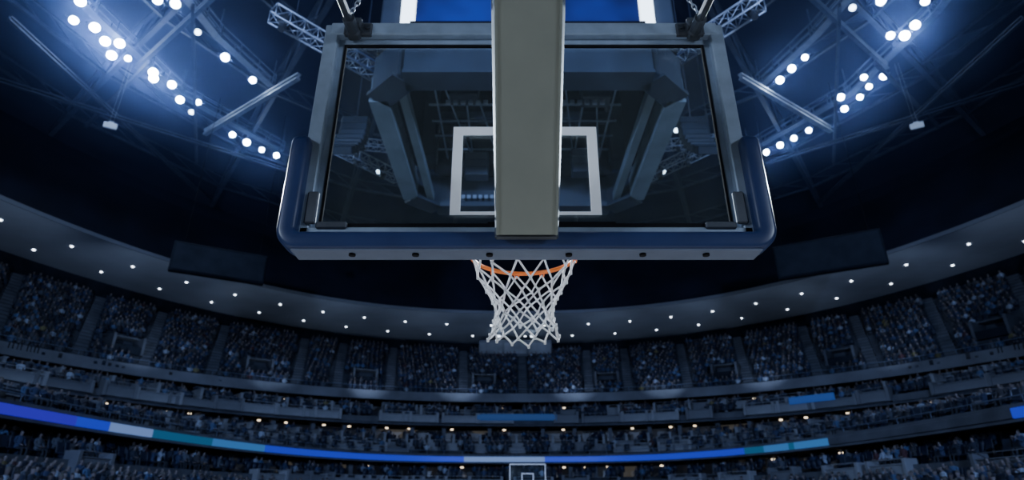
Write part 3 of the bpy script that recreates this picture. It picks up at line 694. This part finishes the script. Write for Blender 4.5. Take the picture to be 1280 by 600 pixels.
b=MB(); b.beam(A2-d*.1-nrm*.1,(GX,-1.3,A2.z-.2),.3,.3); b.box((GX,-1.3,(A2.z-1.98)/2),(.36,.36,A2.z+1.98),bev=.03); part(b,'mast',[M['arm']],G)
b=MB(); b.box((GX,-2.0,-1.73),(1.3,2.2,.5),bev=.08); part(b,'base',[M['pad']],G)
b=MB(); b.box((GX,-1.3,1.64),(1.75,.12,.12),bev=.02); part(b,'crossbar',[M['alu_d']],G)
for sx in(-1,1):
    b=MB(); s0=Vector((GX+sx*.77,2.07,1.95)); s1=Vector((GX+sx*.80,-1.3,1.64)); b.tube(s0,s1,.018,12)
    b.tube(s0,s0+(s1-s0)*.03,.028,12); b.box(s0,(.06,.05,.06),bev=.01)
    part(b,'brace_tube',[M['alu_d']],G)
    b=MB(); c0=Vector((GX+sx*.77,1.97,1.95)); c1=Vector((GX+sx*.60,1.88,2.2)); dd=(c1-c0); nl=16
    for k in range(nl):
        c=c0+dd*((k+.5)/nl); u=dd.normalized(); w=u.orthogonal().normalized(); w=w if k%2 else u.cross(w)
        L=dd.length/nl*.75
        pts=[c+u*(L*math.cos(a))+w*(L*.55*math.sin(a)) for a in [2*math.pi*j/10 for j in range(10)]]
        b.path(pts,.0026,5,closed=True)
    part(b,'safety_chain',[M['truss']],G,True)
# rim
RC=Vector((GX,YB+.41,1.055)); RR=.247
b=MB(); b.path([RC+Vector((RR*math.cos(a),RR*math.sin(a),0)) for a in [2*math.pi*i/64 for i in range(64)]],.0105,10,closed=True)
b.box((GX,YB+.03,1.035),(.22,.05,.12),bev=.008); b.box((GX,YB+.12,1.035),(.14,.14,.03),bev=.006)
for sx in(-1,1): b.tube((GX+sx*.06,YB+.06,1.0),(GX+sx*.09,YB+.2,1.04),.008,8)
rim=part(b,'rim',[M['orange']],G,True,label='orange steel ring')
NL=12
for i in range(NL):
    a=2*math.pi*(i+.25)/NL; c=RC+Vector((RR*math.cos(a),RR*math.sin(a),-.012)); t=Vector((-math.sin(a),math.cos(a),0))
    b=MB(); b.path([c-t*.012+Vector((0,0,.006)),c-t*.009+Vector((0,0,-.01)),c+Vector((0,0,-.015)),c+t*.009+Vector((0,0,-.01)),c+t*.012+Vector((0,0,.006))],.003,5)
    o=bpy.data.objects.new('net_hook',b.mesh('net_hook',[M['orange']])); COL.objects.link(o); o.parent=rim
zs=[-.018,-.105,-.168,-.222,-.270,-.314,-.354,-.390]
rs=[.242,.214,.178,.150,.134,.134,.144,.157]
random.seed(3)
node={}
for l in range(8):
    for i in range(NL):
        a=2*math.pi*(i+.25+(.5 if l%2 else 0))/NL + (0 if l==0 else (random.random()-.5)*.12)
        r=rs[l]*(1+(0 if l==0 else (random.random()-.5)*.09)); z=zs[l]+(0 if l==0 else (random.random()-.5)*.018)
        node[(l,i)]=RC+Vector((r*math.cos(a),r*math.sin(a),z))
b=MB()
def cord(p,q,r=.0042,bow=.004):
    m=(p+q)/2; out=Vector((m.x-RC.x,m.y-RC.y,0)).normalized()
    b.path([p.lerp(q,f)+out*(-bow*4*f*(1-f)) for f in(0,.25,.5,.75,1)],r,6)
for l in range(7):
    for i in range(NL):
        j=(i-1)%NL if l%2==0 else (i+1)%NL
        cord(node[(l,i)],node[(l+1,i)]); cord(node[(l,i)],node[(l+1,j)])
for (l,i),p in node.items():
    if l>0: b.tube(p-Vector((0,0,.008)),p+Vector((0,0,.008)),.0062,7)
part(b,'net',[M['net']],G,True,label='white nylon net with diamond mesh')
# ------------------------------------------------------------ lights
def light(kind,name,loc,power,color,aim=None,size=.3,cone=60,blend=.5):
    l=bpy.data.lights.new(name,kind); l.energy=power; l.color=color
    if kind=='SPOT': l.spot_size=math.radians(cone); l.spot_blend=blend; l.shadow_soft_size=size
    elif kind=='AREA': l.size=size
    else: l.shadow_soft_size=size
    o=bpy.data.objects.new(name,l); COL.objects.link(o); o.location=loc
    if aim is not None: o.rotation_euler=(Vector(aim)-Vector(loc)).to_track_quat('-Z','Y').to_euler()
    return o
for x,y in((-21.5,29.5),(21.5,29.5)):
    light('SPOT','goal_spot',(x,y,18.5),110000,(.80,.89,1.0),(0,2.6,1),.3,15,.6)
for x in(-11,11):
    light('SPOT','crowd_fill',(x,-6,7),17500,(.37,.54,1.0),(x*.3,70,14),.5,88,.6)  # unseen fill spots added to brighten the crowd
for d in(-68,-50,-34,-20,-7,7,20,34,50,68):
    t=math.radians(90+d); x,y,nx,ny=frame_at(32,39,2.3,t); x2,y2=sp(42,55,2.25,t)
    light('SPOT','soffit_fill',(x,y,8.3),860,(.56,.71,1.0),(x2,y2,19.5),.05,66,.7)  # spots added to brighten the soffit from below
for x in(-9,9):
    light('AREA','goal_back_fill',(x,-5,4),430,(.66,.79,1.0),(0,2,1.3),1.6)  # unseen area fills added to light the back of the goal
w=bpy.data.worlds.new('world'); scene.world=w; w.use_nodes=True; w.node_tree.nodes['Background'].inputs[0].default_value=(.01,.014,.03,1); w.node_tree.nodes['Background'].inputs[1].default_value=1
# ------------------------------------------------------------ camera
cam=bpy.data.cameras.new('camera'); co=bpy.data.objects.new('camera',cam); COL.objects.link(co)
cam.sensor_width=36; cam.lens=36*F/1280; cam.clip_end=500; cam.clip_start=.05
cam.dof.use_dof=True; cam.dof.focus_distance=2.6; cam.dof.aperture_fstop=2.4
co.rotation_euler=(math.pi/2+PITCH,0,0); scene.camera=co
for o in list(COL.objects):
    if o.parent is None: o.location.z+=H0
